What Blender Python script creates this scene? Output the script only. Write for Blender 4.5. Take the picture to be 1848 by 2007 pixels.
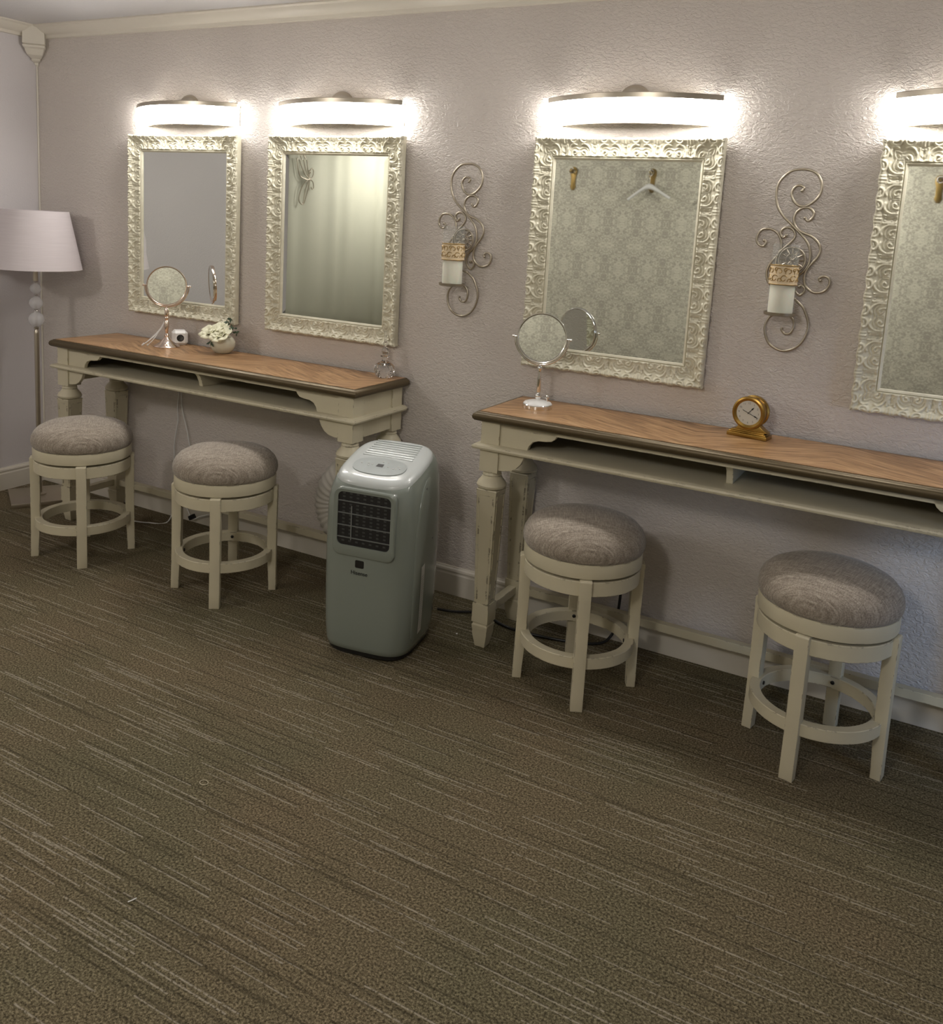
import bpy, bmesh, math, random
import numpy as np
from mathutils import Vector, Matrix
random.seed(7)
PI = math.pi
for o in list(bpy.data.objects): bpy.data.objects.remove(o)
SC = bpy.context.scene
COL = SC.collection

# ------------------------------------------------------------------ camera
cam_d = bpy.data.cameras.new('camera'); cam = bpy.data.objects.new('camera', cam_d); COL.objects.link(cam)
CP = Vector((4.4301, -3.1907, 1.5826)); YAW, PIT, ROL = .48730, .15790, .05763
F_ = Vector((-math.sin(YAW)*math.cos(PIT), math.cos(YAW)*math.cos(PIT), -math.sin(PIT)))
R_ = Vector((math.cos(YAW), math.sin(YAW), 0)); U_ = R_.cross(F_)
R2 = math.cos(ROL)*R_ + math.sin(ROL)*U_; U2 = -math.sin(ROL)*R_ + math.cos(ROL)*U_
M = Matrix((R2, U2, -F_)).transposed().to_4x4(); M.translation = CP
cam.matrix_world = M
cam_d.sensor_fit = 'HORIZONTAL'; cam_d.sensor_width = 36
cam_d.lens = 36*1736.0/1848
cam_d.shift_x = (924-930.05)/1848; cam_d.shift_y = (715.36-1003.5)/1848
cam_d.clip_start = .05; cam_d.clip_end = 50
SC.camera = cam

# ------------------------------------------------------------------ world, exposure, large lamps
SC.view_settings.view_transform = 'Standard'; SC.view_settings.look = 'None'
SC.view_settings.gamma = 1; SC.view_settings.use_curve_mapping = False
SC.view_settings.exposure = 0.98
w = bpy.data.worlds.new('world'); SC.world = w; w.use_nodes = True
w.node_tree.nodes['Background'].inputs[0].default_value = (.5, .52, .6, 1)
w.node_tree.nodes['Background'].inputs[1].default_value = .05
def area(name, loc, target, sx, sy, power, col):
    d = bpy.data.lights.new(name, 'AREA'); d.shape = 'RECTANGLE'; d.size = sx; d.size_y = sy
    d.energy = power; d.color = col
    o = bpy.data.objects.new(name, d); COL.objects.link(o); o.location = loc
    o.rotation_euler = (Vector(target)-Vector(loc)).to_track_quat('-Z', 'Y').to_euler()
    return o
def bulb(name, loc, r, power, col):
    d = bpy.data.lights.new(name, 'POINT'); d.shadow_soft_size = r; d.energy = power; d.color = col
    o = bpy.data.objects.new(name, d); COL.objects.link(o); o.location = loc
bulb('unseen_room_lamp', (.62, -3.1, 2.20), .09, 17, (1, .93, .88))
bulb('unseen_room_lamp', (3.6, -3.5, 2.22), .14, 23, (1, .94, .86))  # added fill lamp out of view, lifts the ambient light
cool_l = area('cool_fill_light', (6.35, -1.25, .95), (4.95, 0, .52), .45, .7, 1.3, (.50, .68, 1)); cool_l.data.spread = math.radians(55)  # unseen cool light added for the bluish patch under the right table
BAR_POWER = 19.0

# ------------------------------------------------------------------ materials
def new_mat(name):
    m = bpy.data.materials.new(name); m.use_nodes = True
    return m, m.node_tree.nodes, m.node_tree.links, m.node_tree.nodes['Principled BSDF']
def simple(name, col, rough=.5, metal=0, **kw):
    m, N, L, B = new_mat(name)
    B.inputs['Base Color'].default_value = (*col, 1); B.inputs['Roughness'].default_value = rough
    B.inputs['Metallic'].default_value = metal
    for k, v in kw.items():
        B.inputs[k.replace('_', ' ')].default_value = v
    return m
def node(N, t, **kw):
    n = N.new(t)
    for k, v in kw.items(): setattr(n, k, v)
    return n
def mathn(N, L, op, a, b=None, clamp=False):
    n = N.new('ShaderNodeMath'); n.operation = op; n.use_clamp = clamp
    for i, v in enumerate((a, b)):
        if v is None: continue
        if isinstance(v, (int, float)): n.inputs[i].default_value = v
        else: L.new(v, n.inputs[i])
    return n.outputs[0]
def ramp(N, L, fac, stops):
    n = N.new('ShaderNodeValToRGB'); L.new(fac, n.inputs[0])
    e = n.color_ramp.elements
    while len(e) < len(stops): e.new(.5)
    for el, (p, c) in zip(e, stops):
        el.position = p; el.color = (*c, 1) if len(c) == 3 else c
    return n.outputs[0]
def mapping(N, L, scale=(1, 1, 1), rot=(0, 0, 0), src='Object', loc=(0, 0, 0)):
    tc = N.new('ShaderNodeTexCoord'); mp = N.new('ShaderNodeMapping')
    L.new(tc.outputs[src], mp.inputs[0]); mp.inputs['Scale'].default_value = scale
    mp.inputs['Rotation'].default_value = rot; mp.inputs['Location'].default_value = loc
    return mp.outputs[0]
def noise(N, L, vec, scale, detail=2, rough=.5, dist=0):
    n = N.new('ShaderNodeTexNoise'); L.new(vec, n.inputs['Vector'])
    n.inputs['Scale'].default_value = scale; n.inputs['Detail'].default_value = detail
    n.inputs['Roughness'].default_value = rough; n.inputs['Distortion'].default_value = dist
    return n.outputs['Fac']
def bump(N, L, B, h, strength=.3, dist=.003, prev=None):
    b = N.new('ShaderNodeBump'); L.new(h, b.inputs['Height']); b.inputs['Strength'].default_value = strength
    b.inputs['Distance'].default_value = dist
    if prev: L.new(prev, b.inputs['Normal'])
    L.new(b.outputs[0], B.inputs['Normal']); return b.outputs[0]

def wall_mat(name, col, tex=.75):
    m, N, L, B = new_mat(name)
    v = mapping(N, L)
    vt = mapping(N, L, scale=(.7, 1, 1.25)); n1 = noise(N, L, vt, 80, 3, .6, .9)
    n2 = noise(N, L, v, 1.3, 2)
    c = ramp(N, L, n2, [(.3, tuple(x*.96 for x in col)), (.7, tuple(min(1, x*1.03) for x in col))])
    L.new(c, B.inputs['Base Color']); B.inputs['Roughness'].default_value = .42
    B.inputs['Specular IOR Level'].default_value = .35
    s = ramp(N, L, n1, [(.35, (0, 0, 0)), (.62, (1, 1, 1))])
    bump(N, L, B, s, tex, .003)
    return m
M_wall = wall_mat('lavender_wall_paint', (.67, .618, .578))
M_wall_left = wall_mat('lavender_paint_cool_lit', (.63, .60, .61), .25)  # same wall paint, cooler light on the left wall put into its colour
M_ceiling = wall_mat('ceiling_paint', (.60, .59, .60), .2)
M_trim = simple('cream_trim_paint', (.68, .64, .56), .4)

def cream_paint(name, col=(.62, .57, .42), worn=(.07, .045, .025), amount=.5, rad=.0045):
    m, N, L, B = new_mat(name)
    v = mapping(N, L)
    be = N.new('ShaderNodeBevel'); be.samples = 3; be.inputs['Radius'].default_value = rad
    ge = N.new('ShaderNodeNewGeometry')
    dp = node(N, 'ShaderNodeVectorMath', operation='DOT_PRODUCT'); L.new(be.outputs[0], dp.inputs[0]); L.new(ge.outputs['Normal'], dp.inputs[1])
    edge = mathn(N, L, 'SUBTRACT', 1.0, dp.outputs['Value'])
    nz = noise(N, L, v, 26, 4, .65, .4)
    nm = ramp(N, L, nz, [(.55, (0, 0, 0)), (.61, (1, 1, 1))])
    f = ramp(N, L, mathn(N, L, 'MULTIPLY', edge, nm), [(.02, (0, 0, 0)), (.05, (1, 1, 1))])
    nv = noise(N, L, v, 5, 3)
    base = ramp(N, L, nv, [(.3, tuple(x*.93 for x in col)), (.7, col)])
    mx = node(N, 'ShaderNodeMix', data_type='RGBA'); L.new(f, mx.inputs[0]); L.new(base, mx.inputs[6]); mx.inputs[7].default_value = (*worn, 1)
    L.new(mx.outputs[2], B.inputs['Base Color']); B.inputs['Roughness'].default_value = .42
    return m
M_cream = cream_paint('distressed_cream_paint')

def carpet_mat():
    m, N, L, B = new_mat('striated_taupe_carpet')
    v = mapping(N, L)
    # woven dashes running along the wall
    def dashes(sx, sy, lo, hi, off):
        mp = mapping(N, L, scale=(sx, sy, 1), loc=off)
        n = N.new('ShaderNodeTexWhiteNoise'); n.noise_dimensions = '2D'
        # quantise to cells with a row dependent shift
        sep = N.new('ShaderNodeSeparateXYZ'); L.new(mp, sep.inputs[0])
        row = mathn(N, L, 'FLOOR', sep.outputs[1])
        wn = N.new('ShaderNodeTexWhiteNoise'); wn.noise_dimensions = '1D'; L.new(row, wn.inputs['W'])
        xs = mathn(N, L, 'ADD', sep.outputs[0], mathn(N, L, 'MULTIPLY', wn.outputs['Value'], 7.3))
        cx = mathn(N, L, 'FLOOR', xs)
        cb = N.new('ShaderNodeCombineXYZ'); L.new(cx, cb.inputs[0]); L.new(row, cb.inputs[1])
        L.new(cb.outputs[0], n.inputs['Vector'])
        fx = mathn(N, L, 'FRACT', xs); fy = mathn(N, L, 'FRACT', sep.outputs[1])
        ln = mathn(N, L, 'GREATER_THAN', n.outputs['Value'], lo)
        ay = mathn(N, L, 'MULTIPLY', mathn(N, L, 'SUBTRACT', 1.0, mathn(N, L, 'ABSOLUTE', mathn(N, L, 'SUBTRACT', mathn(N, L, 'MULTIPLY', fy, 2.0), 1.0))), hi, True)
        return mathn(N, L, 'MULTIPLY', ln, ay)
    wob = noise(N, L, v, 9, 2)
    d1 = dashes(4.2, 150, .935, 1.15, (0, 0, 0)); d2 = dashes(6.5, 190, .955, 1.1, (3.3, .4, 0)); d3 = dashes(3.1, 150, .93, 1.1, (1.3, 2.4, 0))
    tuft = noise(N, L, v, 170, 3, .75)
    tuft2 = noise(N, L, v, 140, 2, .6)
    pt = noise(N, L, v, 1.6, 3)
    base = ramp(N, L, tuft, [(.36, (.040, .033, .019)), (.52, (.148, .126, .080)), (.66, (.29, .25, .165))])
    hue = ramp(N, L, pt, [(.35, (.93, .96, .92)), (.65, (1.07, 1.0, .97))])
    mx0 = node(N, 'ShaderNodeMix', data_type='RGBA', blend_type='MULTIPLY'); mx0.inputs[0].default_value = 1; L.new(base, mx0.inputs[6]); L.new(hue, mx0.inputs[7])
    dd = mathn(N, L, 'MAXIMUM', d1, d2)
    brk = ramp(N, L, tuft2, [(.36, (0, 0, 0)), (.52, (1, 1, 1))])
    df = mathn(N, L, 'MULTIPLY', mathn(N, L, 'MULTIPLY', dd, brk), .70)
    mx = node(N, 'ShaderNodeMix', data_type='RGBA'); L.new(df, mx.inputs[0]); L.new(mx0.outputs[2], mx.inputs[6]); mx.inputs[7].default_value = (.50, .45, .36, 1)
    mx2 = node(N, 'ShaderNodeMix', data_type='RGBA'); L.new(mathn(N, L, 'MULTIPLY', d3, .40), mx2.inputs[0]); L.new(mx.outputs[2], mx2.inputs[6]); mx2.inputs[7].default_value = (.045, .036, .022, 1)
    L.new(mx2.outputs[2], B.inputs['Base Color']); B.inputs['Roughness'].default_value = .95
    B.inputs['Specular IOR Level'].default_value = .1
    hh = mathn(N, L, 'ADD', mathn(N, L, 'MULTIPLY', tuft, .6), mathn(N, L, 'SUBTRACT', dd, d3))
    bump(N, L, B, hh, .7, .004)
    return m
M_carpet = carpet_mat()

def damask_mat():
    m, N, L, B = new_mat('damask_wallpaper')
    tc = N.new('ShaderNodeTexCoord'); sep = N.new('ShaderNodeSeparateXYZ'); L.new(tc.outputs['Object'], sep.inputs[0])
    P, Q = .27, .42
    x = mathn(N, L, 'PINGPONG', mathn(N, L, 'ADD', sep.outputs[0], 20.4), P/2)
    row = mathn(N, L, 'DIVIDE', mathn(N, L, 'ADD', sep.outputs[2], 4.0), Q)
    zf = mathn(N, L, 'MULTIPLY', mathn(N, L, 'PINGPONG', row, .5), Q*1.6)
    cb = N.new('ShaderNodeCombineXYZ'); L.new(x, cb.inputs[0]); L.new(zf, cb.inputs[2]); cb.inputs[1].default_value = 5.3
    n = noise(N, L, cb.outputs[0], 34, 3, .62, 2.0)
    m1 = mathn(N, L, 'COSINE', mathn(N, L, 'MULTIPLY', sep.outputs[0], 2*PI/P)); m2 = mathn(N, L, 'COSINE', mathn(N, L, 'MULTIPLY', sep.outputs[2], 2*PI/Q))
    s = mathn(N, L, 'ADD', n, mathn(N, L, 'MULTIPLY', mathn(N, L, 'MULTIPLY', m1, m2), .028))
    f = ramp(N, L, s, [(.485, (0, 0, 0)), (.51, (1, 1, 1))])
    mx = node(N, 'ShaderNodeMix', data_type='RGBA'); L.new(f, mx.inputs[0])
    mx.inputs[6].default_value = (.64, .62, .51, 1); mx.inputs[7].default_value = (.39, .365, .305, 1)
    L.new(mx.outputs[2], B.inputs['Base Color']); B.inputs['Roughness'].default_value = .6
    return m
M_damask = damask_mat()

def oak_mat():
    m, N, L, B = new_mat('oak_veneer')
    tc = N.new('ShaderNodeTexCoord'); sep = N.new('ShaderNodeSeparateXYZ'); L.new(tc.outputs['Object'], sep.inputs[0])
    # book-matched panels: grain fans out from centre lines
    px = mathn(N, L, 'PINGPONG', mathn(N, L, 'ADD', sep.outputs[0], 6.1), .457)
    u = mathn(N, L, 'ADD', mathn(N, L, 'MULTIPLY', px, .5), sep.outputs[1])
    vv = mathn(N, L, 'SUBTRACT', px, mathn(N, L, 'MULTIPLY', sep.outputs[1], .5))
    cb = N.new('ShaderNodeCombineXYZ'); L.new(mathn(N, L, 'MULTIPLY', vv, 3.0), cb.inputs[0]); L.new(mathn(N, L, 'MULTIPLY', u, 34.0), cb.inputs[1])
    n = noise(N, L, cb.outputs[0], 1.3, 4, .6, .8)
    cb2 = N.new('ShaderNodeCombineXYZ'); L.new(mathn(N, L, 'MULTIPLY', vv, 9.0), cb2.inputs[0]); L.new(mathn(N, L, 'MULTIPLY', u, 160.0), cb2.inputs[1])
    n2 = noise(N, L, cb2.outputs[0], 1.6, 2, .6)
    t = mathn(N, L, 'ADD', mathn(N, L, 'MULTIPLY', n, .65), mathn(N, L, 'MULTIPLY', n2, .35))
    c = ramp(N, L, t, [(.38, (.15, .078, .034)), (.5, (.36, .205, .096)), (.62, (.52, .33, .175))])
    L.new(c, B.inputs['Base Color']); B.inputs['Roughness'].default_value = .36
    bump(N, L, B, n2, .08, .001)
    return m
M_oak = oak_mat()
M_edge = simple('dark_bronze_edge', (.105, .078, .040), .38, .45)

def linen_mat():
    m, N, L, B = new_mat('grey_linen')
    vx = mapping(N, L, scale=(14, 190, 190)); vy = mapping(N, L, scale=(190, 14, 14)); vb = mapping(N, L)
    a = noise(N, L, vx, 1.6, 3, .6); b = noise(N, L, vy, 1.6, 3, .6)
    t = mathn(N, L, 'MULTIPLY', mathn(N, L, 'ADD', a, b), .5)
    c = ramp(N, L, t, [(.36, (.165, .135, .105)), (.5, (.30, .255, .205)), (.64, (.47, .41, .34))])
    L.new(c, B.inputs['Base Color']); B.inputs['Roughness'].default_value = .85
    B.inputs['Sheen Weight'].default_value = .25
    bump(N, L, B, t, .35, .002)
    return m
M_linen = linen_mat()

def frame_paint():
    m, N, L, B = new_mat('antique_white_frame_paint')
    v = mapping(N, L); n = noise(N, L, v, 30, 3)
    c = ramp(N, L, n, [(.3, (.62, .59, .46)), (.7, (.73, .70, .56))])
    L.new(c, B.inputs['Base Color']); B.inputs['Roughness'].default_value = .38
    return m
M_frame = frame_paint()
M_mirror = simple('mirror_silver', (.80, .83, .80), .02, 1)
M_chrome = simple('chrome', (.85, .84, .82), .08, 1)
M_rosechrome = simple('warm_chrome', (.86, .72, .63), .10, 1)
M_nickel = simple('brushed_nickel', (.55, .50, .42), .32, 1)
M_pewter = simple('champagne_metal', (.42, .375, .30), .33, .9)
M_hook = simple('aged_brass', (.20, .135, .045), .42, .9)
M_brass = simple('antique_brass', (.36, .225, .06), .30, 1)
M_black = simple('black_plastic', (.012, .012, .012), .35)
M_dark = simple('grille_interior', (.01, .01, .011), .5)
M_fin = simple('grille_fins', (.16, .17, .165), .4)
M_white = simple('white_plastic', (.80, .80, .79), .35)
M_porcelain = simple('ivory_porcelain', (.62, .60, .48), .22)
M_petal = simple('ivory_petals', (.80, .79, .60), .6)
M_leaf = simple('dusty_green_leaves', (.05, .085, .05), .6)
M_ac = simple('glossy_grey_green_plastic', (.225, .255, .228), .22, 0, Coat_Weight=.5)
M_ac_top = simple('pale_grey_top_plastic', (.56, .60, .60), .25, 0, Coat_Weight=.4)
M_ac_panel = simple('grey_control_panel', (.40, .44, .44), .3)
M_hose = simple('white_hose_plastic', (.50, .48, .44), .45)
M_candle = simple('ivory_candle_wax', (.80, .80, .68), .5, 0, Subsurface_Weight=.2)
M_goldband = simple('gold_foil', (.42, .29, .12), .36, .7)
M_label = simple('label_paper', (.55, .56, .54), .5)
M_labelink = simple('label_print', (.16, .17, .17), .5)
M_dial = simple('clock_dial', (.62, .60, .53), .5)
def glass_mat(name, col, rough, ior):
    m = bpy.data.materials.new(name); m.use_nodes = True; N = m.node_tree.nodes; L = m.node_tree.links
    N.clear(); o = N.new('ShaderNodeOutputMaterial'); g = N.new('ShaderNodeBsdfGlass')
    g.inputs['Color'].default_value = (*col, 1); g.inputs['Roughness'].default_value = rough; g.inputs['IOR'].default_value = ior
    L.new(g.outputs[0], o.inputs[0]); return m
M_glass = glass_mat('clear_glass', (1, 1, 1), .0, 1.45)
M_ball = simple('lamp_ball_glass', (.80, .80, .82), .03, 0, Alpha=.40)
M_thin = simple('thin_clear_glass', (.55, .58, .56), .04, 0, Alpha=.07)
def shade_mat():
    m, N, L, B = new_mat('pale_lilac_shade_fabric')
    v = mapping(N, L, scale=(1, 1, 90)); n = noise(N, L, v, 6, 2)
    c = ramp(N, L, n, [(.3, (.60, .55, .57)), (.7, (.66, .61, .63))])
    L.new(c, B.inputs['Base Color']); B.inputs['Roughness'].default_value = .8
    return m
M_shade = shade_mat()
def emit_mat(name, col, strength):
    m = bpy.data.materials.new(name); m.use_nodes = True; N = m.node_tree.nodes; L = m.node_tree.links
    N.clear(); o = N.new('ShaderNodeOutputMaterial'); g = N.new('ShaderNodeEmission')
    g.inputs[0].default_value = (*col, 1); g.inputs[1].default_value = strength
    L.new(g.outputs[0], o.inputs[0]); return m
M_diffuser = emit_mat('lit_diffuser', (1, .955, .90), BAR_POWER)

# ------------------------------------------------------------------ mesh helpers
class MB:
    def __init__(s): s.v = []; s.f = []
    def add(s, V, Fc):
        b = len(s.v); s.v += [tuple(p) for p in V]; s.f += [tuple(i+b for i in f) for f in Fc]; return s
    def box(s, x0, x1, y0, y1, z0, z1):
        V = [(x, y, z) for z in (z0, z1) for y in (y0, y1) for x in (x0, x1)]
        return s.add(V, [(0, 2, 3, 1), (4, 5, 7, 6), (0, 1, 5, 4), (2, 6, 7, 3), (0, 4, 6, 2), (1, 3, 7, 5)])
    def rings(s, rs, close=True, cap0=True, cap1=True):
        n = len(rs[0]); V = [p for r in rs for p in r]; Fc = []
        for k in range(len(rs)-1):
            for i in range(n if close else n-1):
                j = (i+1) % n; Fc.append((k*n+i, k*n+j, (k+1)*n+j, (k+1)*n+i))
        if cap0: Fc.append(tuple(reversed(range(n))))
        if cap1: Fc.append(tuple(range((len(rs)-1)*n, len(rs)*n)))
        return s.add(V, Fc)
    def lathe(s, prof, c=(0, 0, 0), n=32, axis='z', cap=True):
        rs = []
        for r, h in prof:
            ring = []
            for i in range(n):
                a = 2*PI*i/n; x, y = max(r, 1e-5)*math.cos(a), max(r, 1e-5)*math.sin(a)
                if axis == 'z': ring.append((c[0]+x, c[1]+y, c[2]+h))
                elif axis == 'y': ring.append((c[0]+x, c[1]-h, c[2]+y))   # h towards -y
                else: ring.append((c[0]+h, c[1]+x, c[2]+y))
            rs.append(ring)
        return s.rings(rs, True, cap, cap)
    def tube(s, pts, r, n=10, closed=False, radii=None):
        pts = [Vector(p) for p in pts]; m = len(pts); rs = []
        up = Vector((0, 0, 1)); prev = None
        for i, p in enumerate(pts):
            if closed: t = pts[(i+1) % m]-pts[i-1]
            else: t = pts[min(i+1, m-1)]-pts[max(i-1, 0)]
            t.normalize()
            if prev is None:
                a = t.orthogonal().normalized()
            else:
                a = (prev - t*prev.dot(t))
                a = a.normalized() if a.length > 1e-6 else t.orthogonal().normalized()
            prev = a; b = t.cross(a); rr = radii[i] if radii else r
            rs.append([p+rr*(math.cos(2*PI*k/n)*a+math.sin(2*PI*k/n)*b) for k in range(n)])
        if closed: rs.append(rs[0])
        return s.rings(rs, True, not closed, not closed)
    def prism(s, poly, y0, y1, plane='xz'):
        n = len(poly)
        def P(a, b, t):
            return {'xz': (a, t, b), 'yz': (t, a, b), 'xy': (a, b, t)}[plane]
        V = [P(a, b, y0) for a, b in poly]+[P(a, b, y1) for a, b in poly]
        Fc = [(i, (i+1) % n, n+(i+1) % n, n+i) for i in range(n)]+[tuple(reversed(range(n))), tuple(range(n, 2*n))]
        return s.add(V, Fc)
    def xf(s, f): s.v = [tuple(f(Vector(p))) for p in s.v]; return s
    def build(s, name, mat, parent=None, smooth=35, bevel=0, loc=None, subsurf=0, bseg=2):
        me = bpy.data.meshes.new(name); me.from_pydata(s.v, [], s.f)
        bm = bmesh.new(); bm.from_mesh(me)
        bmesh.ops.recalc_face_normals(bm, faces=bm.faces)
        if bevel:
            ed = [e for e in bm.edges if len(e.link_faces) == 2 and e.calc_face_angle(0) > .6]
            bmesh.ops.bevel(bm, geom=ed, offset=bevel, segments=bseg, profile=.6, affect='EDGES', clamp_overlap=True)
        bm.to_mesh(me); bm.free()
        if smooth:
            for p in me.polygons: p.use_smooth = True
            me.set_sharp_from_angle(angle=math.radians(smooth))
        me.materials.append(mat)
        o = bpy.data.objects.new(name, me); COL.objects.link(o)
        if parent is not None: o.parent = parent
        if loc is not None: o.location = loc
        if subsurf:
            md = o.modifiers.new('s', 'SUBSURF'); md.levels = subsurf; md.render_levels = subsurf
        return o
def tag(o, label=None, cat=None, group=None, kind=None):
    if label: o['label'] = label
    if cat: o['category'] = cat
    if group: o['group'] = group
    if kind: o['kind'] = kind
    return o
def thing(name, label, cat, loc=(0, 0, 0), rz=0, group=None):
    o = bpy.data.objects.new(name, None); o.empty_display_size = .05; COL.objects.link(o)
    o.location = loc; o.rotation_euler = (0, 0, rz)
    return tag(o, label, cat, group)
def struct(mb, name, mat, **kw): return tag(mb.build(name, mat, **kw), kind='structure')
def dup(root, loc, rz, label, group=None):
    def cp(o, parent):
        c = o.copy(); COL.objects.link(c)
        if parent is not None: c.parent = parent
        for ch in [x for x in bpy.data.objects if x.parent == o and x != c]: cp(ch, c)
        return c
    r = cp(root, None); r.location = loc; r.rotation_euler = (0, 0, rz); r['label'] = label
    if group: r['group'] = group
    return r
def catmull(P, k=6, closed=False):
    P = [Vector(p) for p in P]; n = len(P); out = []
    for i in range(n if closed else n-1):
        if closed: a, b, c, d = P[i-1], P[i], P[(i+1) % n], P[(i+2) % n]
        else: a, b, c, d = P[max(i-1, 0)], P[i], P[i+1], P[min(i+2, n-1)]
        for j in range(k):
            t = j/k
            out.append(.5*((2*b)+(c-a)*t+(2*a-5*b+4*c-d)*t*t+(3*b-a-3*c+d)*t**3))
    if not closed: out.append(P[-1])
    return out
def text_mesh(s, size, name, mat, parent, loc, rot, extrude=.0004, label=None, cat=None):
    cu = bpy.data.curves.new(name, 'FONT'); cu.body = s; cu.size = size; cu.align_x = 'CENTER'; cu.align_y = 'CENTER'; cu.extrude = extrude
    t = bpy.data.objects.new(name+'_c', cu); COL.objects.link(t)
    dg = bpy.context.evaluated_depsgraph_get(); me = bpy.data.meshes.new_from_object(t.evaluated_get(dg))
    bpy.data.objects.remove(t); me.materials.clear(); me.materials.append(mat)
    o = bpy.data.objects.new(name, me); COL.objects.link(o); o.parent = parent; o.location = loc; o.rotation_euler = rot
    if label: o['label'] = label
    return o

# ------------------------------------------------------------------ room shell
XR, YF, ZC = 6.5, -4.6, 2.474
struct(MB().box(-.1, XR+.1, YF-.1, .1, -.1, 0), 'floor', M_carpet, smooth=0)
struct(MB().box(-.1, XR+.1, YF-.1, .1, ZC, ZC+.1), 'ceiling', M_ceiling, smooth=0)
struct(MB().box(-.1, XR+.1, 0, .1, 0, ZC), 'wall_back', M_wall, smooth=0)
struct(MB().box(-.1, 0, YF, 0, 0, ZC), 'wall_left', M_wall_left, smooth=0)
struct(MB().box(XR, XR+.1, YF, 0, 0, ZC), 'wall_right', M_wall, smooth=0)
struct(MB().box(0, XR, YF-.1, YF, 0, ZC), 'wall_front', M_damask, smooth=0)
# faint taped drywall seam on the back wall
# baseboards (profile: depth, height)
BP = [(0, 0), (.016, 0), (.016, .090), (.013, .096), (.013, .102), (.016, .106), (.014, .114), (.008, .119), (.006, .1235), (0, .1235)]
def run_profile(prof, p0, p1, nrm, up=1, z0=0):
    mb = MB(); p0 = Vector(p0); p1 = Vector(p1); nrm = Vector(nrm)
    mb.rings([[p+nrm*d+Vector((0, 0, z0+up*h)) for d, h in prof] for p in (p0, p1)])
    return mb
struct(run_profile(BP, (0, 0, 0), (XR, 0, 0), (0, -1, 0)), 'baseboard_back', M_trim, smooth=25)
struct(run_profile(BP, (0, 0, 0), (0, YF, 0), (1, 0, 0)), 'baseboard_left', M_trim, smooth=25)
CPR = [(0, 0), (.070, 0), (.070, .006), (.064, .010), (.058, .012), (.052, .020), (.040, .034), (.026, .042), (.018, .046), (.014, .052), (.012, .060), (.006, .062), (0, .062)]
struct(run_profile(CPR, (0, 0, 0), (XR, 0, 0), (0, -1, 0), -1, ZC), 'trim_1', M_trim, smooth=25)
struct(run_profile(CPR, (0, 0, 0), (0, YF, 0), (1, 0, 0), -1, ZC), 'trim_2', M_trim, smooth=25)
# corner block with turned drop
mb = MB()
def sqr(h, z, c=.0):
    return [(0, 0, z), (h, 0, z), (h, -h, z), (0, -h, z)]
levels = [(.105, ZC), (.105, ZC-.095), (.098, ZC-.098), (.106, ZC-.104), (.104, ZC-.112), (.090, ZC-.120), (.086, ZC-.130), (.072, ZC-.148), (.050, ZC-.160), (.040, ZC-.164), (.042, ZC-.170), (.036, ZC-.176), (.020, ZC-.182), (.018, ZC-.192), (.006, ZC-.200)]
mb.rings([[(0, 0, z), (h*.72, 0, z), (h, -h*.28, z), (h, -h*.3, z), (h*.3, -h, z), (h*.28, -h, z), (0, -h*.72, z)] for h, z in levels])
struct(mb, 'trim_3', M_trim, smooth=20)
# narrow corner bead
struct(MB().tube([(.004, -.004, .12), (.004, -.004, ZC-.19)], .005, 8), 'trim_4', M_trim)
# tape seam
struct(MB().box(.0, 1.0, -.0012, .0, 1.262, 1.2632), 'trim_5', M_wall, smooth=0)

# ------------------------------------------------------------------ carved mirror frames
def seg_dist(px, pz, pts):
    d = np.full(px.shape, 9.)
    for (ax, az), (bx, bz) in zip(pts[:-1], pts[1:]):
        vx, vz = bx-ax, bz-az; l = vx*vx+vz*vz+1e-12
        t = np.clip(((px-ax)*vx+(pz-az)*vz)/l, 0, 1)
        d = np.minimum(d, np.hypot(px-ax-t*vx, pz-az-t*vz))
    return d
def cat2(pts, k=5): return [(p.x, p.y) for p in catmull([Vector((a, b, 0)) for a, b in pts], k)]
# motif drawn in a cell: u across (-.5...5, one period), v from outer lip (0) to inner edge (1); mirrored about u=0
STROKES = [
    (cat2([(.02, .86), (.10, .93), (.20, .90), (.235, .76), (.20, .62), (.13, .60), (.10, .68), (.14, .74)]), .030, 1.0),
    (cat2([(.34, .97), (.36, .78), (.35, .55), (.28, .38), (.18, .30), (.10, .34)]), .034, 1.0),
    (cat2([(.30, .93), (.31, .74), (.28, .56), (.20, .46), (.10, .46), (.03, .52)]), .022, .7),
    (cat2([(0, .82), (0, .60)]), .020, .8), (cat2([(.05, .82), (.055, .62)]), .018, .8), (cat2([(.10, .84), (.09, .74)]), .014, .5),
    (cat2([(.045, .05), (.07, .18), (.16, .24), (.25, .20), (.28, .10), (.24, .02)]), .038, .9),
    (cat2([(.10, .02), (.13, .10), (.20, .12)]), .030, .8),
    (cat2([(.40, .34), (.405, .62), (.42, .80), (.5, .93)]), .026, 1.0),
    (cat2([(.5, .42), (.5, .78)]), .014, -.5),
    (cat2([(.46, .40), (.44, .56), (.47, .66)]), .026, .7), (cat2([(.46, .60), (.445, .74), (.48, .84)]), .022, .6),
    (cat2([(.42, .02), (.42, .24)]), .022, .7), (cat2([(.5, .02), (.5, .27)]), .026, .9), (cat2([(.34, .04), (.35, .20)]), .018, .5),
]
WF = .083; PER = .122
def base_profile(v):
    xs = [0, .03, .10, .20, .45, .72, .84, .86, .885, .91, .935, .95, 1.0]
    zs = [.026, .032, .034, .028, .018, .016, .018, .012, .0175, .0175, .0125, .014, .008]
    return np.interp(v, xs, zs)
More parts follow.
